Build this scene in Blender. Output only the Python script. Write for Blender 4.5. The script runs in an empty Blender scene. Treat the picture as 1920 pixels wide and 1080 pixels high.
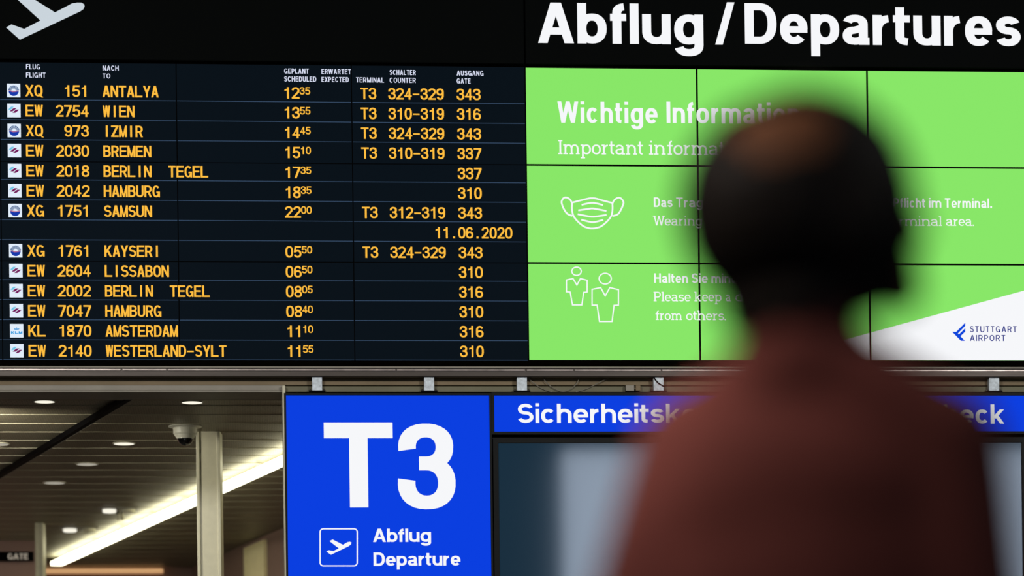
import bpy, bmesh, math, random
from math import sin, cos, pi, radians, sqrt
from mathutils import Vector, Matrix
random.seed(4)
S = bpy.context.scene
COL = S.collection

# ------------------------------------------------------------------ camera
FPX, HZ = 5600.0, 1600.0            # focal length in pixels of the 1920 wide frame, horizon row (lens shift)
BZ = 3.866                          # height of the video wall's lower edge
PW, PH = 1.022, 0.5782              # one display of the video wall
CAM = Vector((1.4748, -17.533, BZ - 2.9009))
YAW, ROLL = -0.08293, -0.01251
cf = Vector((-sin(YAW), cos(YAW), 0)); cr0 = Vector((cos(YAW), sin(YAW), 0)); cu0 = Vector((0, 0, 1))
cr = cos(ROLL) * cr0 + sin(ROLL) * cu0
cu = -sin(ROLL) * cr0 + cos(ROLL) * cu0
cam = bpy.data.cameras.new('camera'); camo = bpy.data.objects.new('camera', cam); COL.objects.link(camo)
M = Matrix((cr, cu, -cf)).transposed().to_4x4(); M.translation = CAM
camo.matrix_world = M
cam.sensor_width = 36.0; cam.lens = 36.0 * FPX / 1920.0
cam.shift_y = (HZ - 540.0) / 1920.0
cam.clip_end = 200
cam.dof.use_dof = True; cam.dof.focus_distance = 17.75; cam.dof.aperture_fstop = 1.75
S.camera = camo

def ray(px, py): return cf + cr * ((px - 960) / FPX) + cu * ((HZ - py) / FPX)
def at(px, py, y=0.0):
    d = ray(px, py); return CAM + d * ((y - CAM.y) / d.y)
def atz(px, py, z):
    d = ray(px, py); return CAM + d * ((z - CAM.z) / d.z)
def atd(px, py, dep): return CAM + ray(px, py) * dep
def mirror_at(px, py, yp, yw):       # where the reflection seen at a pixel on plane y=yp meets the plane y=yw behind the camera
    p = at(px, py, yp); d = ray(px, py); d.y = -d.y
    return p + d * ((yw - yp) / d.y)

# ------------------------------------------------------------------ world, light, exposure
S.view_settings.view_transform = 'Standard'; S.view_settings.look = 'None'
S.view_settings.exposure = 0.0; S.view_settings.gamma = 1.0; S.view_settings.use_curve_mapping = False
W = bpy.data.worlds.new('hall_ambient'); S.world = W; W.use_nodes = True
W.node_tree.nodes['Background'].inputs[0].default_value = (0.55, 0.75, 1.0, 1)
W.node_tree.nodes['Background'].inputs[1].default_value = 0.016
S.cycles.use_denoising = True
S.cycles.max_bounces = 6
def area(name, loc, target, size, power, color):
    l = bpy.data.lights.new(name, 'AREA'); l.size = size; l.energy = power; l.color = color
    o = bpy.data.objects.new(name, l); COL.objects.link(o); o.location = loc
    o.rotation_euler = (Vector(target) - Vector(loc)).to_track_quat('-Z', 'Y').to_euler()
    return o
WIN_L = 4.0                          # brightness of the daylight in the tall window at the back of the hall
hl = area('unseen_hall_light', (-1.3, -16.6, 5.6), (1.57, -14.65, 1.83), 0.4, 2.9, (1.0, 0.84, 0.74)); hl.data.spread = radians(8.5)
for lx in (-2.0, 8.0): area('unseen_hall_light', (lx, -13.4, 6.0), (lx * .5 + 1.5, .1, 3.6), 1.2, 700, (1.0, 0.96, 0.9))  # added unseen fill lights that brighten the rail, recess and brackets
area('corridor_fill_light', (-.6, .95, 3.72), (-.9, 3.0, 2.6), .5, 125, (1.0, 0.95, 0.8))  # added fill hidden by the opening head, brightens the column front
area('corridor_fill_light', (-2.5, 8.4, 3.68), (-2.2, 8.8, 0), .4, 75, (1.0, 0.93, 0.78))  # added fill farther back, brightens the side walls and pale panel

# ------------------------------------------------------------------ materials
def lin(c):
    f = lambda v: v / 12.92 if v <= 0.04045 else ((v + 0.055) / 1.055) ** 2.4
    return tuple(f(v / 255.0) for v in c[:3]) + (1.0,)
def mat(name, rgb, rough=0.5, metal=0.0, spec=0.5, emit=None, strength=1.0, noise=0.0, nscale=20.0, bump=0.0, stretch=None):
    m = bpy.data.materials.new(name); m.use_nodes = True
    nt = m.node_tree; b = nt.nodes['Principled BSDF']
    c = lin(rgb)
    b.inputs['Base Color'].default_value = c
    b.inputs['Roughness'].default_value = rough; b.inputs['Metallic'].default_value = metal
    b.inputs['Specular IOR Level'].default_value = spec
    if noise or bump:
        tc = nt.nodes.new('ShaderNodeTexCoord'); n = nt.nodes.new('ShaderNodeTexNoise')
        mp = nt.nodes.new('ShaderNodeMapping'); nt.links.new(tc.outputs['Object'], mp.inputs[0]); nt.links.new(mp.outputs[0], n.inputs['Vector'])
        if stretch: mp.inputs['Scale'].default_value = stretch
        n.inputs['Scale'].default_value = nscale; n.inputs['Detail'].default_value = 4
        if noise:
            r = nt.nodes.new('ShaderNodeValToRGB')
            r.color_ramp.elements[0].position = 0.3; r.color_ramp.elements[1].position = 0.7
            r.color_ramp.elements[0].color = tuple(v * (1 - noise) for v in c[:3]) + (1,)
            r.color_ramp.elements[1].color = tuple(min(1, v * (1 + noise)) for v in c[:3]) + (1,)
            nt.links.new(n.outputs['Fac'], r.inputs[0]); nt.links.new(r.outputs[0], b.inputs['Base Color'])
        if bump:
            bp = nt.nodes.new('ShaderNodeBump'); bp.inputs['Strength'].default_value = bump; bp.inputs['Distance'].default_value = 0.01
            nt.links.new(n.outputs['Fac'], bp.inputs['Height']); nt.links.new(bp.outputs[0], b.inputs['Normal'])
    if emit:
        b.inputs['Emission Color'].default_value = lin(emit); b.inputs['Emission Strength'].default_value = strength
    return m
def glow(name, rgb, strength=1.0):
    m = mat(name, (6, 6, 6), 0.7, spec=0.0, emit=rgb, strength=strength); return m

m_amber = glow('amber_led', (255, 190, 64)); m_white = glow('white_backlit', (246, 247, 250)); m_head = glow('white_heading', (222, 228, 250))
m_sym = glow('dim_white_backlit', (202, 212, 220))
m_line = glow('blue_row_line', (58, 80, 108)); m_tile = glow('logo_tile', (226, 238, 252))
m_screen_dark = mat('dark_display', (3, 4, 5), 0.45, spec=0.012, emit=(5, 14, 22))
m_screen_green = mat('green_display', (14, 16, 14), 0.5, spec=0.03, emit=(135, 230, 102))
m_bezel = mat('black_bezel', (4, 4, 5), 0.6, spec=0.02)
m_hdr = mat('black_sign_face', (6, 8, 8), 0.5, spec=0.012)
m_blue = mat('blue_lightbox_face', (2, 8, 40), 0.5, spec=0.03, emit=(0, 60, 222))
m_frame = mat('black_frame', (10, 13, 14), 0.5, spec=0.1, noise=.2)
m_steel = mat('brushed_grey_steel', (54, 48, 44), 0.42, metal=0.6, noise=0.15, nscale=6, stretch=(1, 14, 14))
m_galv = mat('galvanised_steel', (190, 200, 208), 0.55, metal=0.25, noise=0.25, nscale=60)
m_recess = mat('taupe_facade', (124, 110, 88), 0.8, spec=0.2, noise=0.1, nscale=5)
m_trim = mat('grey_trim', (126, 121, 110), 0.55, metal=0.2, noise=0.08, nscale=8)
m_trimd = mat('green_grey_duct', (104, 102, 80), .7, noise=.1, nscale=6)
m_strp = mat('worn_aluminium', (150, 140, 136), .35, metal=.5, noise=.3, nscale=5, stretch=(3, 1, 1))
m_cable = mat('grey_cable', (120, 116, 104), 0.6)
m_glass = mat('dark_display_glass', (34, 62, 84), 0.05, spec=0.5)
m_glass.node_tree.nodes['Principled BSDF'].inputs['IOR'].default_value = 1.95
m_cyan = glow('cyan_mark', (120, 200, 232)); m_plum = glow('plum_mark', (116, 24, 92)); m_navy = glow('navy_mark', (22, 56, 170)); m_navyd = glow('dark_navy_mark', (8, 72, 130))
m_pink = glow('pink_mark', (190, 120, 150)); m_klm = glow('sky_blue_mark', (0, 150, 222)); m_airport = glow('royal_blue_mark', (10, 70, 220)); m_airtext = glow('deep_blue_text', (10, 30, 130))
m_post = mat('cream_painted_steel', (196, 192, 168), 0.45, spec=0.4, noise=0.05)
m_strip = glow('light_strip_glow', (252, 248, 212), 8.0)
m_lamp = glow('downlight_glow', (255, 250, 232), 1.0); m_lampd = glow('dim_downlight_glow', (186, 180, 166), 0.8)
m_floor = mat('stone_floor', (70, 72, 74), 0.35, noise=0.15, nscale=3)
m_hall = mat('hall_wall_paint', (58, 66, 76), 0.8, noise=0.1, nscale=2)
m_pinkwall = mat('mauve_wall', (140, 112, 104), 0.8, noise=0.06, nscale=4)
m_pale = mat('pale_panel', (252, 238, 190), 0.6, noise=0.05)
m_daylight = glow('daylit_pane', (206, 220, 240), WIN_L)

# ------------------------------------------------------------------ mesh helpers
class MB:
    def __init__(s): s.v = []; s.f = []; s.m = []
    def add(s, vs, fs, mi=0):
        o = len(s.v); s.v += [Vector(v) for v in vs]; s.f += [tuple(i + o for i in f) for f in fs]; s.m += [mi] * len(fs); return s
    def box(s, a, b, mi=0):
        x0, x1 = sorted((a[0], b[0])); y0, y1 = sorted((a[1], b[1])); z0, z1 = sorted((a[2], b[2]))
        return s.add([(x0, y0, z0), (x1, y0, z0), (x1, y1, z0), (x0, y1, z0), (x0, y0, z1), (x1, y0, z1), (x1, y1, z1), (x0, y1, z1)],
                     [(0, 3, 2, 1), (4, 5, 6, 7), (0, 1, 5, 4), (1, 2, 6, 5), (2, 3, 7, 6), (3, 0, 4, 7)], mi)
    def beam(s, p, q, w, h, mi=0, up=(0, 0, 1)):
        p = Vector(p); q = Vector(q); d = (q - p).normalized(); sd = d.cross(Vector(up)).normalized() * w / 2; u = sd.cross(d).normalized() * h / 2
        return s.add([p - sd - u, p + sd - u, p + sd + u, p - sd + u, q - sd - u, q + sd - u, q + sd + u, q - sd + u],
                     [(0, 1, 2, 3), (7, 6, 5, 4), (0, 4, 5, 1), (1, 5, 6, 2), (2, 6, 7, 3), (3, 7, 4, 0)], mi)
    def lathe(s, c, prof, n=28, mi=0, axis=None):
        c = Vector(c); o = len(s.v)
        for r, h in prof:
            for k in range(n):
                a = 2 * pi * k / n; s.v.append(c + Vector((r * cos(a), r * sin(a), h)))
        for i in range(len(prof) - 1):
            for k in range(n):
                s.f.append((o + i * n + k, o + i * n + (k + 1) % n, o + (i + 1) * n + (k + 1) % n, o + (i + 1) * n + k)); s.m.append(mi)
        for i, rev in ((0, True), (len(prof) - 1, False)):
            if prof[i][0] > 1e-5:
                l = [o + i * n + k for k in range(n)]; s.f.append(tuple(reversed(l)) if rev else tuple(l)); s.m.append(mi)
        return s
    def tube(s, pts, r, n=8, mi=0):
        pts = [Vector(p) for p in pts]; o = len(s.v)
        for i, p in enumerate(pts):
            d = (pts[min(i + 1, len(pts) - 1)] - pts[max(i - 1, 0)]).normalized()
            a = d.cross(Vector((0, 1, 0.01))).normalized(); b = d.cross(a).normalized()
            for k in range(n): s.v.append(p + (a * cos(2 * pi * k / n) + b * sin(2 * pi * k / n)) * r)
        for i in range(len(pts) - 1):
            for k in range(n): s.f.append((o + i * n + k, o + i * n + (k + 1) % n, o + (i + 1) * n + (k + 1) % n, o + (i + 1) * n + k)); s.m.append(mi)
        s.f.append(tuple(o + k for k in range(n))[::-1]); s.f.append(tuple(o + (len(pts) - 1) * n + k for k in range(n))); s.m += [mi, mi]
        return s
    def build(s, name, mats, parent=None, bevel=0.0, smooth=False):
        me = bpy.data.meshes.new(name); me.from_pydata([tuple(v) for v in s.v], [], s.f)
        for m in (mats if isinstance(mats, (list, tuple)) else [mats]): me.materials.append(m)
        me.polygons.foreach_set('material_index', s.m)
        if smooth: me.polygons.foreach_set('use_smooth', [True] * len(me.polygons))
        bm = bmesh.new(); bm.from_mesh(me); bmesh.ops.recalc_face_normals(bm, faces=bm.faces)
        bm.to_mesh(me); bm.free(); me.update()
        o = bpy.data.objects.new(name, me); COL.objects.link(o)
        if parent: o.parent = parent
        if bevel:
            b = o.modifiers.new('bevel', 'BEVEL'); b.width = bevel; b.segments = 2; b.limit_method = 'ANGLE'
        return o
def tag(o, label=None, cat=None, group=None, kind=None):
    if label: o['label'] = label
    if cat: o['category'] = cat
    if group: o['group'] = group
    if kind: o['kind'] = kind
    return o
def thing(name, label, cat, group=None, loc=(0, 0, 0), rz=0.0):
    o = bpy.data.objects.new(name, None); COL.objects.link(o); o.empty_display_size = 0.1
    o.location = loc; o.rotation_euler = (0, 0, rz)
    return tag(o, label, cat, group)
def struct(o): o['kind'] = 'structure'; return o

# ------------------------------------------------------------------ stroke lettering
# Every glyph is drawn from strokes (cap height 1, baseline 0): s = stem width, t = thickness of level strokes, x = x-height
def arc(cx, cy, rx, ry, a0, a1, n=18, k=2.25):
    out = []
    for i in range(n + 1):
        a = radians(a0 + (a1 - a0) * i / n); c, q = cos(a), sin(a)
        u, v = math.copysign(abs(c) ** (2 / k), c), math.copysign(abs(q) ** (2 / k), q)
        out.append((cx + rx * u, cy + ry * v, u, v))
    return out
class Pen:
    def __init__(p, s, t, x=0.73, serif=0.0, wide=1.0, st=None):
        p.s, p.t, p.x, p.serif, p.wide = s, t, x, serif, wide; p.q = []; p.st = st or t
    def S(p, pts, closed=False, s=None, t=None):
        s = s or p.s; t = t or p.t; L = []; R = []
        if closed: pts = pts[:-1]
        keep_ = []
        for q in pts:                                # drop doubled points, an arc's own point wins
            if keep_ and math.hypot(q[0] - keep_[-1][0], q[1] - keep_[-1][1]) < 1e-4:
                if len(q) == 4 and len(keep_[-1]) == 2: keep_[-1] = q
                continue
            keep_.append(q)
        pts = keep_; n = len(pts)
        for i in range(n):
            if closed: a, c = pts[(i - 1) % n], pts[(i + 1) % n]
            else: a, c = pts[max(i - 1, 0)], pts[min(i + 1, n - 1)]
            b = pts[i]
            def nrm(u, v):
                dx, dy = v[0] - u[0], v[1] - u[1]; l = math.hypot(dx, dy) or 1e-9
                return (-dy / l, dx / l)
            n0 = nrm(a, b) if (a != b) else nrm(b, c); n1 = nrm(b, c) if (b != c) else n0
            mx, my = n0[0] + n1[0], n0[1] + n1[1]; l = math.hypot(mx, my) or 1e-9; mx /= l; my /= l
            k = 1 / max(0.45, mx * n0[0] + my * n0[1])
            h = 0.5 * sqrt((s * mx) ** 2 + (t * my) ** 2) * k
            if len(b) == 4:                          # on an arc: between a larger and a smaller ellipse
                ox, oy = b[2] * s / 2, b[3] * t / 2; sg = 1 if ox * mx + oy * my > 0 else -1
                L.append((b[0] + sg * ox, b[1] + sg * oy)); R.append((b[0] - sg * ox, b[1] - sg * oy)); continue
            L.append((b[0] + mx * h, b[1] + my * h)); R.append((b[0] - mx * h, b[1] - my * h))
        for i in range(n if closed else n - 1):
            j = (i + 1) % n; p.q.append([L[i], L[j], R[j], R[i]])
    def D(p, x0, y0, x1, y1, w=None):            # slanted stroke cut level at both ends
        w = w or p.s * 1.04
        p.q.append([(x0 - w / 2, y0), (x0 + w / 2, y0), (x1 + w / 2, y1), (x1 - w / 2, y1)])
    def V(p, x, y0, y1, top=None, bot=None):     # upright stem with optional slab serifs ('l', 'r', 'b')
        p.q.append([(x - p.s / 2, y0), (x + p.s / 2, y0), (x + p.s / 2, y1), (x - p.s / 2, y1)])
        if p.serif:
            for e, y in ((bot, y0), (top, y1 - p.st)):
                if e:
                    xa = x - p.s / 2 - (p.serif if e in 'lb' else 0); xb = x + p.s / 2 + (p.serif if e in 'rb' else 0)
                    p.q.append([(xa, y), (xb, y), (xb, y + p.st), (xa, y + p.st)])
    def H(p, x0, x1, y, t=None):
        t = t or p.t; p.q.append([(x0, y - t / 2), (x1, y - t / 2), (x1, y + t / 2), (x0, y + t / 2)])

def glyph(ch, p, mono=None):
    """fills p.q with quads, returns the advance width"""
    s, t, x = p.s, p.t, p.x; w0 = p.wide; l = s / 2; b = t / 2; T = 1 - t / 2; d = -0.29
    def w(v): return mono if mono else max(v * w0, s)
    if ch == ' ': return (mono or 0.28 * w0)
    if ch.isdigit():
        X = w(.66); r = X - l; c = X / 2; rx = c - l
        def six():
            p.S(arc(c, .31, rx, .31 - b, 0, 360, 30), True)
            p.S(arc(c, .58, rx, 1 - .58 - b, 28, 180, 14) + [(l, .31)])
        if ch == '0': p.S(arc(c, .5, rx, .5 - b, 0, 360, 40, 2.5), True)
        elif ch == '1':
            xx = c + s * .35; p.V(xx, 0, 1); p.q.append([(xx - s / 2, .71), (xx - s / 2, .71 + t), (c - X * .36, .66 + t * .95), (c - X * .36, .66)]); p.q.append([(xx - s / 2, .71), (xx, .71), (xx, 1), (xx - s * .15, 1)])
        elif ch == '2':
            p.S(arc(c, .7, rx, .3 - b, 175, -28, 20) + [(l + s * .25, .12)]); p.H(0, X, b); p.q.append([(0, 0), (s * 1.1, 0), (s * 1.1, t), (s * .05, t * 1.1)])
        elif ch == '3':
            ym = .535; p.S(arc(c - X * .01, (ym + T) / 2, rx * .93, (T - ym) / 2, 188, -90, 24)); p.S(arc(c, (ym + b) / 2, rx, (ym - b) / 2, 90, -188, 26)); p.H(c - X * .13, c, ym)
        elif ch == '4':
            xx = X * .69; p.V(xx, 0, 1); p.H(0, X, .23 + b); p.q.append([(0, .23), (s * .95, .23 + t * .5), (xx, .86), (xx - s * .5 + s * .2, 1)]); 
        elif ch == '5':
            p.H(X * .13, X * .95, T); p.q.append([(X * .02, .45), (X * .02 + s, .45), (X * .12 + s, 1), (X * .12, 1)])
            p.S(arc(c, .33, rx, .33 - b, 142, -165, 26))
        elif ch == '6': six()
        elif ch == '9':
            k = len(p.q); six(); p.q[k:] = [[(X - a, 1 - e) for a, e in q] for q in p.q[k:]]
        elif ch == '7':
            p.H(0, X, T); p.q.append([(X * .22, 0), (X * .22 + s * 1.08, 0), (X, 1 - t * 1.2), (X, 1 - t * .6), (X - s * 1.1, 1 - t * .6)])
        elif ch == '8':
            p.S(arc(c, .75, rx * .9, .25 - b, 0, 360, 28), True); p.S(arc(c, .28, rx, .28 - b, 0, 360, 28), True)
        return X
    if ch in 'AVWMNXYZK/':
        if ch == 'A':
            X = w(.98); c = X / 2; g = s * 1.06; q = min(g * .55, X * .12)
            p.D(g / 2, 0, c - q * .12 + (0 if s < .3 else 0), 1, g); p.D(X - g / 2, 0, c + q * .12, 1, g); p.H(X * .2, X * .8, .27 if s < .15 else .3)
            if p.serif: p.H(-p.serif * .6, g + p.serif, p.st / 2, p.st); p.H(X - g - p.serif, X + p.serif * .6, p.st / 2, p.st)
        elif ch == 'V': X = w(.9); g = s * 1.06; p.D(X / 2, 0, g / 2, 1, g); p.D(X / 2, 0, X - g / 2, 1, g)
        elif ch == 'W':
            X = w(1.34); g = s * (.86 if mono else 1.02); k = .27; p.D(X * k, 0, g / 2, 1, g); p.D(X * k, 0, X / 2, 1, g); p.D(X * (1 - k), 0, X / 2, 1, g); p.D(X * (1 - k), 0, X - g / 2, 1, g)
            if p.serif: p.H(-p.serif, g + p.serif, 1 - p.st / 2, p.st); p.H(X - g - p.serif, X + p.serif, 1 - p.st / 2, p.st)
        elif ch == 'M':
            X = w(1.12); g = s * (.8 if mono else .95); p.V(l if not mono else g / 2, 0, 1); p.V(X - (l if not mono else g / 2), 0, 1); p.D(X / 2, 0, g / 2, 1, g); p.D(X / 2, 0, X - g / 2, 1, g)
        elif ch == 'N': X = w(.92); p.V(l, 0, 1); p.V(X - l, 0, 1); p.D(X - s * .55, 0, s * .55, 1, s * 1.05)
        elif ch == 'X': X = w(.88); g = s * 1.1; p.D(g / 2, 0, X - g / 2, 1, g); p.D(X - g / 2, 0, g / 2, 1, g)
        elif ch == 'Y': X = w(.9); g = s * 1.06; p.V(X / 2, 0, .45); p.D(X / 2, .38, g / 2, 1, g); p.D(X / 2, .38, X - g / 2, 1, g)
        elif ch == 'Z': X = w(.8); p.H(0, X, T); p.H(0, X, b); p.D(s * .65, t * .6, X - s * .65, 1 - t * .6, s * 1.2)
        elif ch == 'K':
            X = w(.9); g = s * 1.16; p.V(l, 0, 1, 'b', 'b'); p.D(s * .75, .36, X - g / 2 - .02, 1, g); p.D(X - g / 2, 0, X * .42, .56, g)
        else: X = w(.52); p.D(s * .42, -.02, X - s * .42, 1.02, s * .84)
        return X
    if ch.isupper():
        if ch in 'BDPR':
            X = w({'B': .86, 'D': .9, 'P': .84, 'R': .9}[ch]); p.V(l, 0, 1, 'l', 'b' if ch in 'PR' else 'l')
            if ch == 'D':
                k = X * .46; p.S([(l, T), (k, T)] + arc(k, .5, X - l - k, .5 - b, 90, -90, 24) + [(l, b)])
            else:
                hm = {'B': .53, 'P': .44, 'R': .46}[ch]; ry = (T - hm) / 2; k = X * .95 - l - min(ry * 1.1, X * .42); 
                p.S([(l, T), (k, T)] + arc(k, hm + ry, X * (.95 if ch == 'B' else .98) - l - k, ry, 90, -90, 16) + [(l, hm)])
                if ch == 'B': ry = (hm - b) / 2; k = X - l - min(ry * 1.1, X * .45); p.S([(l, hm), (k, hm)] + arc(k, b + ry, X - l - k, ry, 90, -90, 16) + [(l, b)])
                if ch == 'R': p.D(X - s * .55, 0, X * .56, hm, s * 1.08)
        elif ch in 'EFL':
            X = w({'E': .8, 'F': .74, 'L': .72}[ch]); p.V(l, 0, 1)
            if ch != 'L': p.H(0, X * (.97 if ch == 'E' else 1), T); p.H(0, X * .9, .52)
            if ch != 'F': p.H(0, X, b)
        elif ch == 'T': X = w(.8); p.V(X / 2, 0, 1, None, 'b'); p.H(0, X, T)
        elif ch == 'H': X = w(.92); p.V(l, 0, 1); p.V(X - l, 0, 1); p.H(l, X - l, .52)
        elif ch == 'I':
            if mono: X = mono; p.V(X / 2, 0, 1)
            else: X = s + 2 * p.serif; p.V(X / 2, 0, 1, 'b', 'b')
        elif ch == 'U': X = w(.9); p.S([(l, 1), (l, .33)] + arc(X / 2, .33, X / 2 - l, .33 - b, 180, 360, 22) + [(X - l, 1)])
        elif ch in 'CGOQ':
            X = w({'C': .94, 'G': .98, 'O': 1.0, 'Q': 1.0}[ch]); c = X / 2; rx = c - l
            if ch in 'OQ':
                p.S(arc(c, .5, rx, .5 - b, 0, 360, 40, 2.4 if mono else 2.15), True)
                if ch == 'Q': p.D(X - s * .15, -.08, X * .55, .24, s * 1.05)
            elif ch == 'C': p.S(arc(c, .5, rx, .5 - b, 38, 322, 34))
            else:
                p.S(arc(c, .5, rx, .5 - b, 40, 335, 34)); p.H(X * .54, X, .42); p.q.append([(X - s * .85, 0), (X, 0), (X, .47), (X - s * .85, .47)])
        elif ch == 'S':
            X = w(.84); c = X / 2; rx = c - l; ym = .52
            p.S(arc(c, (ym + T) / 2, rx * .95, (T - ym) / 2, 22, 258, 22, 2.05) + arc(c, (ym + b) / 2, rx, (ym - b) / 2, 78, -160, 22, 2.05))
        elif ch == 'J': X = w(.66); p.S([(X - l, 1), (X - l, .3)] + arc(X / 2, .3, X / 2 - l, .3 - b, 0, -170, 18))
        else: raise ValueError(ch)
        return X
    # lowercase and points; sf = room for the slab serif
    sf = p.serif; xt = x - b
    X = 0
    if ch in 'bdpqg' or ch in 'ao':
        X = w(.8 if ch != 'a' else .76)
        if ch == 'o': p.S(arc(X / 2, x / 2, X / 2 - l, x / 2 - b, 0, 360, 32), True); return X
        if ch == 'a':
            h = x * .56; e = sf * .8
            p.S(arc(X * .47, x - .24, X * .47 - l, .24 - b, 160, 0, 16)[:-1] + [(X * .94 - l, x - .24), (X * .94 - l, 0)])
            p.q.append([(X * .94 - l, 0), (X + e, 0), (X + e, max(t * .75, p.st)), (X * .94 - l, max(t * .75, p.st))])
            p.S([(X * .94 - l, h)] + arc(X * .42, h * .5 + b * .2, X * .42 - l, h / 2 - b * .85, 90, 270, 18) + arc(X * .42, h * .5, X * .52 - l, h / 2 - b, 270, 350, 8))
            return X + e
        left = ch in 'bp'; o = sf if left else 0; xs = o + l if left else X - l; c = o + X / 2
        p.S(arc(c, x / 2, X / 2 - l, x / 2 - b, 0, 360, 32), True)
        if ch == 'b': p.V(xs, 0, 1, 'l', None)
        if ch == 'd': p.V(xs, 0, 1, 'l', 'r')
        if ch == 'p': p.V(xs, d, x, 'l', 'b')
        if ch == 'q': p.V(xs, d, x, None, 'b')
        if ch == 'g': p.S([(xs, x), (xs, -.02)] + arc(c, -.02, X / 2 - l, -d - .02 - b, 0, -165, 18)); (p.H(xs, xs + l + sf, x - p.st / 2, p.st) if sf else None)
        return X + (sf if ch in 'bdp' else 0)
    if ch in 'nhmur':
        top = 1 if ch == 'h' else x
        if ch == 'r':
            X = w(.5); p.V(sf + l, 0, x, 'l', 'b'); p.S(arc(X * .98 + sf, x * .45, X * .98 - l, xt - x * .45, 178, 95, 12)); return X + sf
        if ch == 'm':
            X = w(1.24); k = (X - s) / 2
            p.V(sf + l, 0, x, 'l', 'b')
            for i in (0, 1):
                xa = sf + l + i * k; p.S(arc(xa + k / 2, x * .55, k / 2, xt - x * .55, 180, 0, 18) + [(xa + k, p.st if sf else 0)] + ([] if not sf else [(xa + k, 0)]));
                if sf: p.H(xa + k - l - sf * .8, xa + k + l + sf * .8, p.st / 2, p.st)
            return X + 2 * sf
        X = w(.78)
        if ch == 'u':
            p.S([(sf + l, x), (sf + l, x * .42)] + arc(sf + X / 2, x * .42, X / 2 - l, x * .42 - b, 180, 360, 20)); p.V(sf + X - l, 0, x, 'l', 'r'); (p.H(0, sf + l, x - p.st / 2, p.st) if sf else None); return X + 2 * sf
        p.V(sf + l, 0, top, 'l', 'b'); p.S(arc(sf + X / 2, x * .55, X / 2 - l, xt - x * .55, 180, 0, 20) + [(sf + X - l, 0)])
        if sf: p.H(sf + X - s - sf * .8, sf + X + sf, p.st / 2, p.st)
        return X + 2 * sf
    if ch == 'e':
        X = w(.78); c = X / 2; p.S(arc(c, x / 2, c - l, x / 2 - b, 0, 318, 32)); p.H(l, X - s * .02, x / 2 - b * .1, t * .9); return X
    if ch == 'c': X = w(.74); c = X / 2; p.S(arc(c, x / 2, c - l, x / 2 - b, 40, 320, 28)); return X
    if ch == 's':
        X = w(.72); c = X / 2; ym = x * .52; rx = c - l
        p.S(arc(c, (ym + xt) / 2, rx * .95, (xt - ym) / 2, 20, 262, 20, 2.05) + arc(c, (ym + b) / 2, rx, (ym - b) / 2, 82, -160, 20, 2.05)); return X
    if ch == 'f':
        X = w(.44); xs = X * .42 + sf; p.S([(xs, 0), (xs, .7)] + arc(xs + X * .5, .76, X * .5, .24 - b, 180, 95, 10)); p.H(sf * .6, X + sf, x - b)
        if sf: p.H(xs - l - sf, xs + l + sf, p.st / 2, p.st)
        return X + sf
    if ch == 't':
        X = w(.46); xs = X * .38; p.S([(xs, .94), (xs, .2)] + arc(xs + X * .55, .2, X * .55, .2 - b, 180, 265, 10)); p.H(-.02, X, x - b); return X
    if ch == 'i' or ch == 'l':
        xs = l + sf; p.V(xs, 0, x if ch == 'i' else 1, 'l', 'b')
        if ch == 'i': p.q.append([(xs - s / 2, .86), (xs + s / 2, .86), (xs + s / 2, .86 + max(t, .12)), (xs - s / 2, .86 + max(t, .12))])
        return s + 2 * sf
    if ch == 'k':
        X = w(.76); g = s * 1.12; p.V(sf + l, 0, 1, 'l', 'b'); p.D(sf + s * .8, .27, sf + X - g * .55, x, g); p.D(sf + X - g / 2, 0, sf + X * .42, .42, g)
        if sf: p.H(sf + X - g - sf * .6, sf + X + sf * .8, p.st / 2, p.st); p.H(sf + X - g - sf * .6, sf + X + sf * .2, x - p.st / 2, p.st)
        return X + sf * 2
    if ch == 'y':
        X = w(.76); g = s * 1.06; p.D(X / 2, 0, g / 2, x, g); p.q.append([(X * .1, d), (X * .1 + g, d), (X, x), (X - g, x)]); return X
    if ch == 'v': X = w(.76); g = s * 1.06; p.D(X / 2, 0, g / 2, x, g); p.D(X / 2, 0, X - g / 2, x, g); return X
    if ch == 'w':
        X = w(1.1); g = s; k = .27; p.D(X * k, 0, g / 2, x, g); p.D(X * k, 0, X / 2, x, g); p.D(X * (1 - k), 0, X / 2, x, g); p.D(X * (1 - k), 0, X - g / 2, x, g); return X
    if ch == '.':
        X = mono or s * 1.05; c = X / 2; q = s * .55; p.q.append([(c - q, 0), (c + q, 0), (c + q, s * 1.05), (c - q, s * 1.05)]); return X
    if ch == ',': X = s * 1.05; p.q.append([(0, 0), (s, 0), (s, t), (0, t)]); p.q.append([(s * .5, 0), (s, 0), (s * .5, -.16), (s * .1, -.16)]); return X
    if ch == '-':
        X = mono or w(.4); p.H(X * .06, X * .94, .46 if mono else x * .48, t if not mono else t * .9); return X
    raise ValueError(ch)

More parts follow.
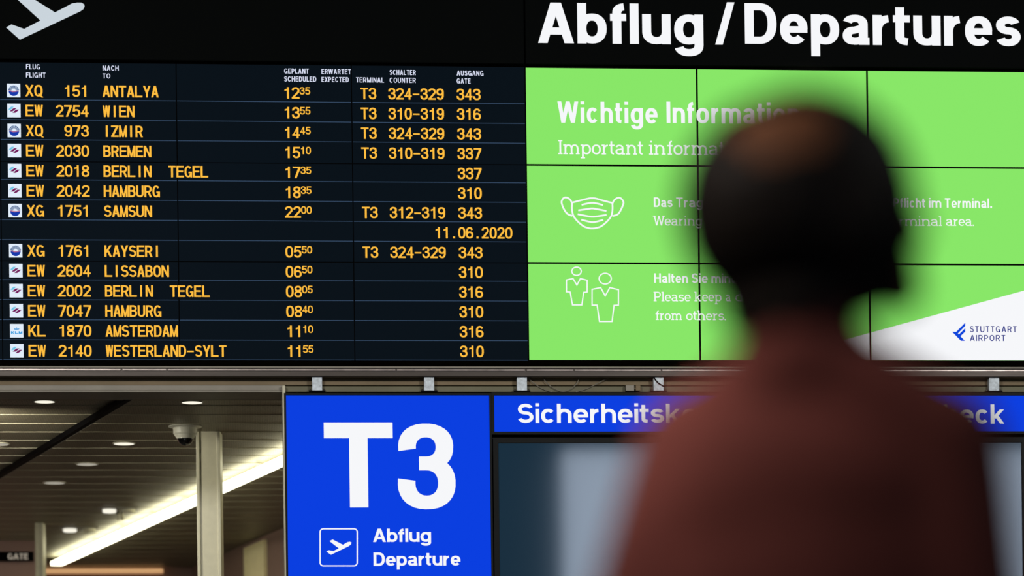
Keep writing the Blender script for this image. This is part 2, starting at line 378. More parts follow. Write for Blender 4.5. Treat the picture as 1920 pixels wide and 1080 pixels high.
def word_quads(text, s, t, x=.73, serif=0.0, wide=1.0, gap=.1, st=None):
    out = []; cx = 0.0
    for ch in text:
        p = Pen(s, t, x, serif, wide, st); a = glyph(ch, p)
        out += [[(u + cx, v) for u, v in q] for q in p.q]; cx += a + (gap if ch != ' ' else 0)
    return out, cx - gap
def put(mb, text, px0, px1, cap, base, y, s=.19, t=.165, x=.73, serif=0.0, gap=.1, mono=None, mi=0, st=None):
    """sets a line of letters on the plane y, from the photo's left/right extents and its cap/base rows at the left end"""
    P0 = at(px0, base, y); P1 = at(px0, cap, y); P2 = at(px1, base, y)
    h = P1.z - P0.z; wid = P2.x - P0.x
    if mono:                                        # equal cells, narrow figures
        n = len(text); cell = wid / (n - 1 + .92); gw = cell * .92 / h; qs = []
        for i, ch in enumerate(text):
            p = Pen(s, t, x); glyph(ch, p, gw); qs += [[(u + i * cell / h, v) for u, v in q] for q in p.q]
        k = 1.0
    else:
        lo, hi = .3, 2.5
        for _ in range(30):                         # letter width that makes the line fit its length
            wd = (lo + hi) / 2; qs, tot = word_quads(text, s, t, x, serif, wd, gap, st)
            if tot * h > wid: hi = wd
            else: lo = wd
        k = wid / (tot * h)
    for i, q in enumerate(qs):
        mb.add([(P0.x + u * h * k, y - (i % 5) * 1e-5, P0.z + v * h) for u, v in q], [tuple(range(len(q)))], mi)
def poly(mb, pts, y, mi=0):                          # flat mark from outline points of the photo
    mb.add([at(a, b, y) for a, b in pts], [tuple(range(len(pts)))], mi)
def pline(mb, pts, wpx, y, closed=False, mi=0):
    p = Pen(wpx, wpx); p.S([(a, -b) for a, b in pts] + ([(pts[0][0], -pts[0][1])] if closed else []), closed)
    for i, q in enumerate(p.q): mb.add([at(a, -b, y - (i % 3) * 1e-5) for a, b in q], [(0, 1, 2, 3)], mi)

# ------------------------------------------------------------------ the setting
TOPZ = BZ + 3 * PH
def zrow(py, y, px=960): return at(px, py, y).z
HEAD = zrow(741, .3)                                  # top of the opening below the video wall
struct(MB().box((-14, -45, -.1), (20, 20, 0)).build('floor', m_floor))
xs = at(534, 900, .3).x
fac = MB().box((-6, .3, HEAD), (14, .5, 8.5)).box((xs + .02, .3, 0), (14, .5, HEAD))
struct(fac.build('wall_front', m_recess))
# grey bar along the head of the opening
xm = at(534, 740, .2).x; RB = zrow(705.5, -.05)
struct(MB().box((-4, .035, zrow(735, .04)), (xm, .3, zrow(722, .04))).box((-4, .02, HEAD - .012), (xm, .3, zrow(735, .04) - .006)).build('trim_1', m_trim, bevel=.004))
struct(MB().box((xm, .045, zrow(735, .045)), (9.5, .3, zrow(724, .045))).build('trim_2', m_trimd, bevel=.004))
struct(MB().box((-4, .055, zrow(722, .04) + .002), (9.5, .3, RB + .02)).build('trim_5', m_recess))
a = at(531, 745, .24); b2 = at(538, 745, .24)
struct(MB().box((at(530, 800, -.01).x, -.01, 0), (at(536, 800, -.01).x, .3, HEAD + .01)).build('trim_3', m_post, bevel=.003))

# rear of the hall: wall with one tall daylit window
YW = -38.0
wa = mirror_at(1052, 1230, .1, YW); wb = mirror_at(2080, 846, .1, YW)
struct(MB().box((-14, YW - .3, 0), (20, YW - .05, 14)).build('wall_back', m_hall))
wf = MB(); x0, x1 = sorted((wa.x, wb.x)); z0, z1 = sorted((wa.z, wb.z))
wf.box((x0 - .15, YW - .05, z0 - .15), (x1 + .15, YW + .02, z1 + .15))
win = struct(wf.build('window_1', m_frame))
wp = MB()
nx = 3
for i in range(nx):
    u0 = x0 + (x1 - x0) * i / nx; u1 = x0 + (x1 - x0) * (i + 1) / nx
    wp.box((u0 + .04, YW + .02, z0), (u1 - .04, YW + .03, z1))
wp.build('pane', m_daylight, win)

# ------------------------------------------------------------------ the video wall: flight board
def panel(parent, c, r, m, gap):
    x0 = c * PW; z1 = TOPZ - r * PH
    mb = MB().box((x0 + .0008, .004, z1 - PH + .0008), (x0 + PW - .0008, .12, z1 - .0008), 1)
    mb.add([(x0 + gap, 0, z1 - PH + gap), (x0 + PW - gap, 0, z1 - PH + gap), (x0 + PW - gap, 0, z1 - gap), (x0 + gap, 0, z1 - gap),
            (x0 + gap, .004, z1 - PH + gap), (x0 + PW - gap, .004, z1 - PH + gap), (x0 + PW - gap, .004, z1 - gap), (x0 + gap, .004, z1 - gap)],
           [(0, 1, 2, 3), (0, 4, 5, 1), (1, 5, 6, 2), (2, 6, 7, 3), (3, 7, 4, 0)], 0)
    return mb.build('screen_panel', [m, m_bezel], parent)
board = thing('flight_board', 'black departures board with amber flight lines below the airplane symbol', 'display board', None, (1.5 * PW, 0, BZ))
def keep(o):                                          # parent without moving
    o.matrix_parent_inverse = Matrix.Translation(-Vector(o.parent.location)) if o.parent else Matrix(); return o
for r in range(3):
    for c in range(-1, 3): keep(panel(board, c, r, m_screen_dark, .003))
# row lines
vz0 = at(0, 186.4).z; vz1 = at(0, 674.5).z; pitch = (vz0 - vz1) / 13
seamz = (TOPZ - PH, TOPZ - 2 * PH)
for i in range(14):
    z = vz0 - i * pitch
    if min(abs(z - q) for q in seamz) < .012: continue
    mb = MB()
    for c in range(-1, 3): mb.box((c * PW + .004, -.0012, z - .0016), ((c + 1) * PW - .004, 0, z + .0016))
    keep(mb.build('row_line', m_line, board))
HEADS = [('FLUG', 48.8, 75, 120.2, 129.7), ('FLIGHT', 48.8, 85.5, 136, 145.4), ('NACH', 192.6, 222.5, 122.8, 132.2), ('TO', 192.6, 207, 137.9, 147),
         ('GEPLANT', 532.9, 579, 128.4, 137.8), ('SCHEDULED', 532.9, 593, 143.2, 152.7), ('ERWARTET', 602.8, 657.8, 129.4, 138.8), ('EXPECTED', 602.8, 653.8, 144.2, 153.6),
         ('TERMINAL', 667.6, 720, 145, 154.4), ('SCHALTER', 730.6, 779.7, 131, 140.4), ('COUNTER', 730.6, 779.7, 145.7, 155), ('AUSGANG', 856.5, 906.5, 132.2, 141.6), ('GATE', 856.5, 882.3, 147, 156.4)]
for tx, p0, p1, c_, b_ in HEADS:
    mb = MB(); put(mb, tx, p0, p1, c_, b_, -.002, .17, .145, gap=.14); keep(mb.build('column_heading', m_head, board))
ROWS = [('XQ', '151', 'ANTALYA', '12', '35', 'T3', '324-329', '343', 's'), ('EW', '2754', 'WIEN', '13', '55', 'T3', '310-319', '316', 'e'),
        ('XQ', '973', 'IZMIR', '14', '45', 'T3', '324-329', '343', 's'), ('EW', '2030', 'BREMEN', '15', '10', 'T3', '310-319', '337', 'e'),
        ('EW', '2018', 'BERLIN  TEGEL', '17', '35', '', '', '337', 'e'), ('EW', '2042', 'HAMBURG', '18', '35', '', '', '310', 'e'),
        ('XG', '1751', 'SAMSUN', '22', '00', 'T3', '312-319', '343', 's'), None,
        ('XG', '1761', 'KAYSERI', '05', '50', 'T3', '324-329', '343', 's'), ('EW', '2604', 'LISSABON', '06', '50', '', '', '310', 'e'),
        ('EW', '2002', 'BERLIN  TEGEL', '08', '05', '', '', '316', 'e'), ('EW', '7047', 'HAMBURG', '08', '40', '', '', '310', 'e'),
        ('KL', '1870', 'AMSTERDAM', '11', '10', '', '', '316', 'k'), ('EW', '2140', 'WESTERLAND-SYLT', '11', '55', '', '', '310', 'e')]
XREF = 656.0                                           # the columns' x positions were read in the bottom row
PXM = PW / 331.0                                       # metres per photo pixel on the wall near its left end
def colx(px): return at(px, XREF).x
def cells(mb, text, xa, xb, z, h, y=-.002):
    n = len(text); cell = (xb - xa) / (n - 1 + .92); gw = cell * .92 / h
    for i, ch in enumerate(text):
        if ch == ' ': continue
        p = Pen(.165, .14); glyph(ch, p, gw)
        for j, q in enumerate(p.q): mb.add([(xa + i * cell + u * h, y - (j % 4) * 1e-5, z + v * h) for u, v in q], [tuple(range(len(q)))])
def fan(mb, cx, cz, r0, r1, a0, a1, y, mi, n=14):
    vs = [(cx + r1 * cos(radians(a0 + (a1 - a0) * i / n)), y, cz + r1 * sin(radians(a0 + (a1 - a0) * i / n))) for i in range(n + 1)]
    vs += [(cx + r0 * cos(radians(a1 - (a1 - a0) * i / n)), y, cz + r0 * sin(radians(a1 - (a1 - a0) * i / n))) for i in range(n + 1)]
    mb.add(vs, [tuple(range(len(vs)))], mi)
for i, row in enumerate(ROWS):
    z = vz0 - i * pitch + 6.0 * PXM; h = 21.7 * PXM
    def line(name, *parts):
        mb = MB()
        for q in parts: cells(mb, *q)
        return keep(mb.build(name, m_amber, board))
    if row is None:
        line('date', ('11.06.2020', colx(817.7), colx(963.4), z, h)); continue
    a, nr, city, hh, mm, tm, ct, gt, lg = row
    line('airline_code', (a, colx(53.5), colx(86), z, h))
    line('flight_number', (nr, colx(171.8) - (len(nr) - .08) * 15.7 * PXM, colx(171.8), z, h))
    line('destination', (city, colx(198.3), colx(198.3) + (len(city) - .08) * 15.2 * PXM, z, h))
    line('departure_time', (hh, colx(537.5), colx(567.5), z, h), (mm, colx(567.8), colx(587.6), z + h * .36, h * .65))
    if tm: line('terminal', (tm, colx(682), colx(711.5), z, h)); line('counter', (ct, colx(734), colx(838), z, h))
    line('gate', (gt, colx(862.3), colx(907), z, h))
    # airline mark on its white tile
    tx = (colx(19.5) + colx(44)) / 2; tz = z + h * .5; q = 12.4 * PXM
    lb = MB().add([(tx - q, -.002, tz - q * 1.03), (tx + q, -.002, tz - q * 1.03), (tx + q, -.002, tz + q * 1.03), (tx - q, -.002, tz + q * 1.03)], [(0, 1, 2, 3)], 0)
    U = q / 12.4
    if lg == 's':
        for k in range(11):
            an = 12 + 15.6 * k; fan(lb, tx, tz - .5 * U, 3.4 * U if k % 2 else 4.6 * U, 10.0 * U, an - 5.2, an + 5.2, -.003, 1, 2)
        fan(lb, tx, tz - 1 * U, 0, 9.4 * U, 180, 360, -.003, 2)
        lb.add([(tx - 9.4 * U, -.0032, tz - .6 * U), (tx - 2 * U, -.0032, tz - 3.2 * U), (tx + 4 * U, -.0032, tz - 2.6 * U), (tx + 9.4 * U, -.0032, tz - 1.2 * U), (tx + 9.4 * U, -.0032, tz + .4 * U), (tx + 2 * U, -.0032, tz - 1 * U), (tx - 9.4 * U, -.0032, tz + .3 * U)], [(0, 1, 2, 3, 4, 5, 6)], 3)
        ms = [m_tile, m_navyd, m_navy, m_pink]
    elif lg == 'e':
        def slash(cx, cz, mi, k=1.0): lb.add([(tx + (cx - 6.6 * k) * U, -.003, tz + (cz - 3.1) * U), (tx + (cx - 1.2 * k) * U, -.003, tz + (cz - 3.1) * U), (tx + (cx + 2.4) * U, -.003, tz + (cz - .5) * U), (tx + (cx + 6.4 * k) * U, -.003, tz + (cz + 3.1) * U), (tx + (cx + .8 * k) * U, -.003, tz + (cz + 3.1) * U), (tx + (cx - 2.8) * U, -.003, tz + (cz + .5) * U)], [(0, 1, 2, 3, 4, 5)], mi)
        slash(-5.4, 4.2, 1, .8); slash(-1.4, 1.2, 2); slash(3.6, -1.4, 2)
        ms = [m_tile, m_cyan, m_plum]
    else:
        cx = tx - 10.5 * U
        for ch in 'KLM':
            p = Pen(.36, .28); ad = glyph(ch, p, 1.25)
            for qd in p.q: lb.add([(cx + u * 5 * U, -.003, tz + (v * 5 - 6) * U) for u, v in qd], [tuple(range(len(qd)))], 1)
            cx += 1.45 * 5 * U
        for k in range(5): fan(lb, tx + (k - 2) * 2 * U, tz + 3.4 * U, 0, .95 * U, 0, 360, -.003, 1, 8)
        fan(lb, tx, tz + 5.4 * U, 0, .8 * U, 0, 360, -.003, 1, 8)
        lb.add([(tx - 3.6 * U, -.003, tz + 1.4 * U), (tx + 3.6 * U, -.003, tz + 1.4 * U), (tx + 4 * U, -.003, tz + 2.5 * U), (tx - 4 * U, -.003, tz + 2.5 * U)], [(0, 1, 2, 3)], 1)
        ms = [m_tile, m_klm]
    keep(lb.build('airline_logo', ms, board))

# ------------------------------------------------------------------ green information wall
info = thing('information_wall', 'bright green information screens with white text and icons right of the departures board', 'video wall', None, (4.5 * PW, 0, BZ))
for r in range(3):
    for c in range(3, 7): keep(panel(info, c, r, m_screen_green, .0058))
def words(name, spec, m, parent, y=-.002, **k):
    mb = MB()
    for tx, p0, p1, c_, b_ in spec: put(mb, tx, p0, p1, c_, b_, y, **k)
    return keep(mb.build(name, m, parent))
sans = dict(s=.178, t=.15, x=.72, gap=.11); slab = dict(s=.125, t=.1, x=.7, serif=.09, gap=.06, st=.085)
words('headline', [('Wichtige', 1045.5, 1233, 190, 230), ('Information', 1250, 1500, 190.5, 230.5)], m_white, info, **sans)
words('subheading', [('Important', 1046.7, 1206, 262.5, 289), ('information', 1217, 1410, 263.5, 290)], m_white, info, **slab)
words('notice_text', [('Das', 1226, 1261, 370, 388), ('Tragen einer Mund-Nasen-Maske ist', 1268, 1666, 370.3, 388.3), ('Pflicht', 1675, 1735, 371, 389), ('im', 1741.7, 1765, 371.3, 389.3), ('Terminal.', 1771.7, 1860, 371.5, 389.5)], m_white, info, **sans)
words('notice_text', [('Wearing', 1226, 1316, 404.5, 422.5), ('a mask is mandatory in the', 1324, 1640, 404.8, 422.8), ('terminal', 1662, 1766, 405, 423), ('area.', 1774, 1826, 405.3, 423.3)], m_white, info, **slab)
words('notice_text', [('Halten', 1226.7, 1290, 512.5, 530.3), ('Sie', 1297, 1327, 512.7, 530.5), ('mindestens 1,5 m Abstand', 1334, 1600, 513, 530.8)], m_white, info, **sans)
words('notice_text', [('Please', 1227.3, 1295, 547, 565), ('keep', 1302, 1352.7, 547, 565), ('a', 1361, 1370.7, 547, 565), ('distance of 1.5 m', 1379, 1560, 547, 565)], m_white, info, **slab)
words('notice_text', [('from', 1228.3, 1279, 582.2, 600), ('others.', 1286.7, 1361, 582.4, 600.2)], m_white, info, **slab)
def K(pts, k=6.857, ox=1040, oy=350): return [(ox + a / k, oy + b / k) for a, b in pts]
mk = MB()
def smooth(pts, n=6, closed=False):
    out = []; N = len(pts)
    for i in range(N if closed else N - 1):
        p0 = pts[(i - 1) % N] if closed or i else pts[i]; p1 = pts[i]; p2 = pts[(i + 1) % N]; p3 = pts[(i + 2) % N] if closed or i + 2 < N else p2
        for k in range(n):
            u = k / n
            out.append(tuple(.5 * (2 * p1[j] + (p2[j] - p0[j]) * u + (2 * p0[j] - 5 * p1[j] + 4 * p2[j] - p3[j]) * u * u + (3 * p1[j] - p0[j] - 3 * p2[j] + p3[j]) * u ** 3) for j in (0, 1)))
    if not closed: out.append(pts[-1])
    return out
wl = 3.1
pline(mk, smooth(K([(224, 205), (350, 172), (440, 151), (484, 148), (530, 152), (620, 178), (742, 210)])), wl, -.002)
pline(mk, smooth(K([(224, 205), (222, 290), (240, 370), (290, 440), (370, 508), (440, 533), (484, 537), (530, 532), (600, 508), (680, 440), (730, 370), (744, 290), (742, 210)])), wl, -.002)
pline(mk, smooth(K([(222, 215), (205, 175), (165, 143), (120, 143), (92, 180), (92, 220), (120, 290), (165, 350), (228, 375)])), wl, -.002)
pline(mk, smooth(K([(744, 215), (765, 175), (805, 146), (845, 146), (880, 185), (882, 225), (850, 300), (810, 355), (744, 378)])), wl, -.002)
for q in ([(346, 234), (440, 212), (484, 208), (530, 213), (622, 237)], [(303, 305), (430, 286), (484, 280), (540, 288), (666, 312)], [(296, 354), (430, 380), (484, 386), (540, 382), (668, 362)], [(342, 424), (440, 450), (484, 457), (530, 452), (624, 426)]):
    pline(mk, smooth(K(q)), wl, -.002)
keep(mk.build('face_mask_icon', m_white, info))
def K2(pts): return K(pts, 5.333, 1040, 490)
for hc, hr, pts in (((219, 99), (47, 41), [(183, 172), (222, 237), (258, 172), (324, 189), (324, 307), (290, 310), (272, 435), (178, 435), (155, 307), (118, 305), (118, 186)]),
                    ((505, 173), (61, 54), [(460, 262), (505, 346), (552, 262), (638, 284), (638, 437), (594, 440), (574, 602), (448, 602), (424, 437), (374, 437), (374, 280)])):
    ib = MB()
    pline(ib, K2([(hc[0] + hr[0] * cos(2 * pi * i / 28), hc[1] + hr[1] * sin(2 * pi * i / 28)) for i in range(28)]), 2.3, -.002, True)
    pline(ib, K2(pts), 2.3, -.002, True)
    keep(ib.build('standing_person_icon', m_white, info))
# white corner with the airport's emblem
P0 = at(1435, 677.2); zc0 = BZ + .0058
e0 = at(1626, 625.5); e1 = at(1920, 545); sl = (e1.z - e0.z) / (e1.x - e0.x)
wc = MB()
for c in (4, 5, 6):
    xa, xb = c * PW + .0058, (c + 1) * PW - .0058
    xa = max(xa, e0.x - (e0.z - zc0) / sl)
    za, zb = e0.z + sl * (xa - e0.x), e0.z + sl * (xb - e0.x)
    zt = BZ + PH - .0058
    if za >= zb: continue
    pts = [(xa, zc0), (xb, zc0), (xb, min(zb, zt))]
    if zb > zt: pts.append((xa + (zt - za) / sl, zt))
    if za > zc0 + 1e-4: pts.append((xa, za))
    wc.add([(u, -.0016, v) for u, v in pts], [tuple(range(len(pts)))])
corner = keep(wc.build('white_corner', m_white, info))
em = MB()
def K3(pts): return K(pts, 12, 1760, 600)
for pg in ([(300, 265), (395, 265), (455, 325), (490, 365), (590, 468), (500, 468)], [(395, 265), (598, 60), (598, 132), (432, 304), (420, 290)], [(455, 325), (598, 182), (598, 262), (490, 365)]): poly(em, K3(pg), -.003)
lo = em.build('emblem', m_airport, corner)
tb = MB()
put(tb, 'STUTTGART', 1818.8, 1906.3, 611.3, 622.8, -.003, s=.15, t=.13, gap=.24)
put(tb, 'AIRPORT', 1818.8, 1885, 628, 639.2, -.003, s=.15, t=.13, gap=.24)
tb.build('lettering', m_airtext, corner)

# ------------------------------------------------------------------ header signs above the video wall
HB, HT = TOPZ + .012, TOPZ + .62
def header(name, label, xa, xb):
    h = thing(name, label, 'sign', None, ((xa + xb) / 2, -.01, HB))
    keep(MB().box((xa, -.02, HB), (xb, .2, HT)).build('sign_face', m_hdr, h, bevel=.004)); return h
xsplit = 3 * PW
hl = header('airplane_sign', 'black header sign with a white climbing airplane symbol, above the flight list', -PW, xsplit - .004)
hr_ = header('departures_sign', 'black header sign reading Abflug / Departures above the green screens', xsplit + .004, 7 * PW)
pl = MB()
plane = [(30, -3.5), (16, -15), (26, -24), (46, -13), (66, 0), (103, 23.2), (121, 14), (135, 6.5), (145, 4.8), (153, 5.0), (158, 8.5), (158.6, 12.5), (156, 17.5), (150, 21.5), (37.3, 74.5), (11.5, 51.5), (21.5, 45.8), (45.3, 54.3), (75.8, 38.4)]
poly(pl, plane, -.024)
keep(pl.build('airplane_pictogram', m_sym, hl))
words('lettering', [('Abflug', 1009, 1319, 4.5, 80.5), ('/', 1341, 1378, 5.5, 82), ('Departures', 1397, 1914, 5.7, 81.8)], m_white, hr_, y=-.024, s=.222, t=.175, x=.74, gap=.088)

# ------------------------------------------------------------------ rail, brackets, cables
rail = thing('support_rail', 'long grey metal rail running under the video wall', 'rail', None, (3, -.02, zrow(705, 0)))
zb, zt = zrow(705.5, -.05), zrow(689, -.05); RB = zb
keep(MB().box((-3, -.036, zb), (9.5, .02, zt)).build('beam', m_steel, rail, bevel=.005))
keep(MB().box((-3, -.05, zrow(690.5, -.05)), (9.5, -.026, zrow(687, -.05))).build('lip', m_trim, rail, bevel=.003))
for p0, p1 in ((-8, 226), (229, 312), (314, 742), (744, 985), (988, 1076), (1078, 1240), (1242, 1500), (1502, 1935)):
    xa, xb = at(p0, 695, -.06).x, at(p1, 695, -.06).x
    keep(MB().box((xa, -.044, zrow(695.6, -.04)), (xb, -.034, zrow(692.2, -.04))).build('cover_strip', m_strp, rail, bevel=.002))
BR = [(594.5, 'bracket above the T3 sign, near its left corner'), (804.5, 'bracket above the T3 sign, near its right corner'), (978.5, 'bracket above the start of Sicherheitskontrolle'),
      (1234.5, 'bracket with a black cable across it, beside the person'), (1863.5, 'bracket above the word Check, right of the person')]
for px, lab in BR:
    xa, xb = at(px - 9.5, 720, 0).x, at(px + 9.5, 720, 0).x; zb_ = zrow(733.5, 0); xc = (xa + xb) / 2
    o = thing('hanging_bracket', 'short galvanised ' + lab, 'bracket', 'galvanised brackets carrying the blue signs', (xc, .01, zb_))
    keep(MB().box((xa, -.01, zb_), (xb, .03, RB - .001)).build('strap', m_galv, o, bevel=.002))
    keep(MB().box((xc - .048, -.02, zb_ - .005), (xc + .048, .04, zb_ + .002)).build('foot_plate', m_frame, o, bevel=.002))
    for dx in (-.04, .04): keep(MB().lathe((xc + dx, .01, zb_ + .002), [(.009, 0), (.009, .006), (.004, .006), (.004, .014)], 8).build('bolt', m_steel, o))
def cable(pts, lab, r=.0026, y=.03, m=m_cable):
    P = smooth(pts, 8); mb = MB().tube([at(a, b, y) for a, b in P], r)
    tag(mb.build('cable', m), lab, 'cable', 'cables under the video wall')
cable([(1015, 703), (1021, 713), (1035, 726), (1055, 734), (1072, 728), (1083, 716), (1087, 703)], 'grey cable hanging in a narrow U above the Sicherheitskontrolle sign')
cable([(986, 703), (997, 715), (1015, 728), (1035, 735)], 'grey cable dropping beside the bracket at the start of Sicherheitskontrolle', y=.036)
cable([(1152, 703), (1128, 715), (1102, 728), (1080, 735)], 'grey cable slanting down left of the junction box', y=.036)
cable([(1226, 708), (1234, 718), (1246, 725)], 'short black cable crossing the bracket beside the person', .004, -.014, m_frame)
jb = thing('junction_box', 'small grey junction box in the gap below the video wall', 'box', None, tuple(at(1180, 736, .07)))
ja, jc = at(1171, 736, .06), at(1187, 724.5, .06)
keep(MB().box((ja.x, 0, ja.z), (jc.x, .044, jc.z)).build('box_body', m_trim, jb, bevel=.003))
ja2 = at(1190, 735, .06); jc2 = at(1199, 725, .06); keep(MB().box((ja2.x, .005, ja2.z), (jc2.x, .044, jc2.z)).box((jc.x, .01, ja.z + .012), (ja2.x, .03, ja.z + .022)).build('cable_gland', m_recess, jb, bevel=.003))

# ------------------------------------------------------------------ blue light boxes and dark display
def framed(name, label, cat, px0, py0, px1, py1, y, face, bx, depth=.12, facename='face'):
    A = at(px0, py1, y); B = at(px1, py0, y)
    o = thing(name, label, cat, None, ((A.x + B.x) / 2, y, A.z))
    x0, x1, z0, z1 = A.x, B.x, A.z, B.z
    fb = MB().box((x0 - bx, y - .012, z0 - bx), (x0, y + depth, z1 + bx)).box((x1, y - .012, z0 - bx), (x1 + bx, y + depth, z1 + bx))
    fb.box((x0, y - .012, z1), (x1, y + depth, z1 + bx)).box((x0, y - .012, z0 - bx), (x1, y + depth, z0)).box((x0, y + depth - .01, z0), (x1, y + depth, z1))
    keep(fb.build('frame', m_frame, o)); keep(MB().box((x0, y, z0), (x1, y + .02, z1)).build(facename, face, o))
    return o
SY = 0.0
t3 = framed('terminal_sign', 'tall blue lit sign with a big white T3', 'sign', 541, 741.5, 917, 1125, SY, m_blue, .012)
words('terminal_lettering', [('T', 608.9, 738, 792.2, 951.6)], m_white, t3, y=SY - .003, s=.217, t=.185)
mb = MB(); put(mb, '3', 746.5, 855, 794.2, 955.2, SY - .003, s=.205, t=.16); keep(mb.build('terminal_lettering', m_white, t3))
for q in (('Abflug', 699.5, 808.3, 991.3, 1016.3), ('Departure', 700.5, 863.5, 1036, 1061)): words('caption_lettering', [q], m_white, t3, y=SY - .003, s=.215, t=.175, x=.74, gap=.08)
pc = MB()
def rr(cx, cy, hw, r, n=6):
    out = []
    for sx, sy, a0 in ((1, -1, -90), (1, 1, 0), (-1, 1, 90), (-1, -1, 180)):
        for k in range(n + 1):
            a = radians(a0 + 90 * k / n); out.append((cx + sx * (hw - r) + r * cos(a), cy + sy * (hw - r) + r * sin(a)))
    return out
pline(pc, rr(635, 1026.2, 34.8, 6), 2.3, SY - .003, True)
po = keep(pc.build('pictogram_border', m_white, t3))
pb = MB(); poly(pb, [(500 + a / 2.572, 660 + b / 2.572) for a, b in [(288, 962), (300, 956), (322, 960), (348, 947), (303, 912), (318, 904), (368, 930), (390, 917), (402, 915), (409, 919), (407, 927), (396, 936), (310, 978)]], SY - .003)
keep(pb.build('airplane_pictogram', m_white, t3))
sec = framed('security_sign', 'long blue lit sign reading Sicherheitskontrolle Security Check', 'sign', 927, 742, 2010, 810, SY, m_blue, .016)
words('lettering', [('Sicherheitskontrolle', 970.8, 1462, 757, 793), ('Security Check', 1526, 1883, 758.3, 794.5)], m_white, sec, y=SY - .003, s=.2, t=.165, x=.735, gap=.1)
dsp = framed('dark_display', 'wide switched-off display with dark glossy glass under the security sign', 'display', 938, 829.5, 1915, 1180, SY + .02, m_glass, .03, facename='screen_glass')
# filler bar between sign and display
A = at(923, 826, SY); B = at(1990, 813, SY)
struct(MB().box((A.x, SY + .01, A.z + .012), (B.x, SY + .1, B.z - .02)).build('trim_4', m_frame))

# ------------------------------------------------------------------ the corridor beyond the opening
CZ = 3.75
def cdir(p, q): return (q - p).normalized()
sd = atz(530, 800, CZ) - atz(0, 800, CZ); cang = math.atan2(sd.y, sd.x)
def ceil_mat():
    m = bpy.data.materials.new('perforated_metal_ceiling'); m.use_nodes = True; nt = m.node_tree; b = nt.nodes['Principled BSDF']
    b.inputs['Roughness'].default_value = .5; b.inputs['Metallic'].default_value = .3
    tc = nt.nodes.new('ShaderNodeTexCoord'); v = nt.nodes.new('ShaderNodeTexVoronoi'); v.inputs['Scale'].default_value = 45; v.inputs['Randomness'].default_value = 0.0
    mp = nt.nodes.new('ShaderNodeMapping'); mp.inputs['Rotation'].default_value = (0, 0, radians(45)); nt.links.new(tc.outputs['Object'], mp.inputs[0]); nt.links.new(mp.outputs[0], v.inputs['Vector'])
    r = nt.nodes.new('ShaderNodeValToRGB'); r.color_ramp.elements[0].position = .32; r.color_ramp.elements[1].position = .4
    r.color_ramp.elements[0].color = lin((58, 54, 44)); r.color_ramp.elements[1].color = lin((150, 142, 118))
    nt.links.new(v.outputs['Distance'], r.inputs[0]); nt.links.new(r.outputs[0], b.inputs['Base Color']); return m
m_ceil = ceil_mat(); m_joint = mat('ceiling_joint_strip', (152, 147, 124), .6)
cb = MB(); pw = .385
for i in range(-2, 48):
    y0 = i * pw
    cb.box((-14, y0 + .016, 0), (9, y0 + pw - .016, .05), 0)
    cb.box((-14, y0 - .016, .004), (9, y0 + .016, .05), 0)
    cb.box((-14, y0 - .012, -.003), (9, y0 + .004, .004), 1)
ce = struct(cb.build('ceiling', [m_ceil, m_joint])); o0 = atz(265, 777.5, CZ)
n_ = Vector((-sin(cang), cos(cang), 0)); ce.location = (0, 0, CZ); ce.rotation_euler = (0, 0, cang)
off = (o0.dot(n_)) % pw; base = n_ * (off + math.ceil(.9 / pw) * pw); ce.location = (base.x, base.y, CZ)

# light strip
def strip_pts():
    return atz(700, 787, CZ - .065), atz(106, 1057, CZ - .065)
p0, p1 = strip_pts()
st = thing('light_strip', 'long glowing light strip running across the corridor ceiling', 'light', None, tuple((p0 + p1) / 2))
keep(MB().beam(p0, p1, .105, .03).build('tube', m_strip, st))
for k in range(9):
    c = p0.lerp(p1, (k + .5) / 9); keep(MB().box((c.x - .015, c.y - .015, c.z + .012), (c.x + .015, c.y + .015, CZ - .012)).build('clip', m_post, st))
# dark ceiling track
q0, q1 = atz(-60, 926, CZ - .03), atz(250, 739, CZ - .03)
tr = thing('ceiling_track', 'thin black track crossing the corridor ceiling at a slant', 'track', None, tuple((q0 + q1) / 2))
keep(MB().beam(q0, q1, .035, .035).build('channel', m_bezel, tr)); dd = cdir(q0, q1).cross(Vector((0, 0, 1))) * -.024
keep(MB().beam(q0 + dd, q1 + dd, .008, .035).build('edge_profile', m_trim, tr))
# downlights
DL = [(83.5, 752, 1, 'round ceiling downlight at the top left, left of the black track'), (360, 753.5, 1, 'bright round ceiling downlight above the dome camera'),
      (232.5, 831, 1, 'round ceiling downlight left of the dome camera'), (163, 869.5, 0, 'dim round ceiling downlight, middle of the row down from the camera'),
      (102, 904.5, 0, 'dimmest round ceiling downlight, lowest of the row beside the black track'), (-3, 832, 0, 'dim ceiling downlight cut by the left edge, above the black track')]
for px, py, on, lab in DL:
    c = atz(px, py, CZ); r = 20.5 * (c - CAM).dot(cf) / FPX
    o = thing('downlight', lab, 'ceiling light', 'round downlights in the corridor ceiling', tuple(c))
    keep(MB().lathe(c, [(r * .93, .0), (r * .93, -.006), (r * 1.04, -.005), (r * 1.06, 0)], 28).build('trim_ring', m_post, o))
    keep(MB().lathe(c + Vector((0, 0, -.005)), [(r * .95, .004), (r * .95, 0)], 28).build('lens', m_lamp if on else m_lampd, o))
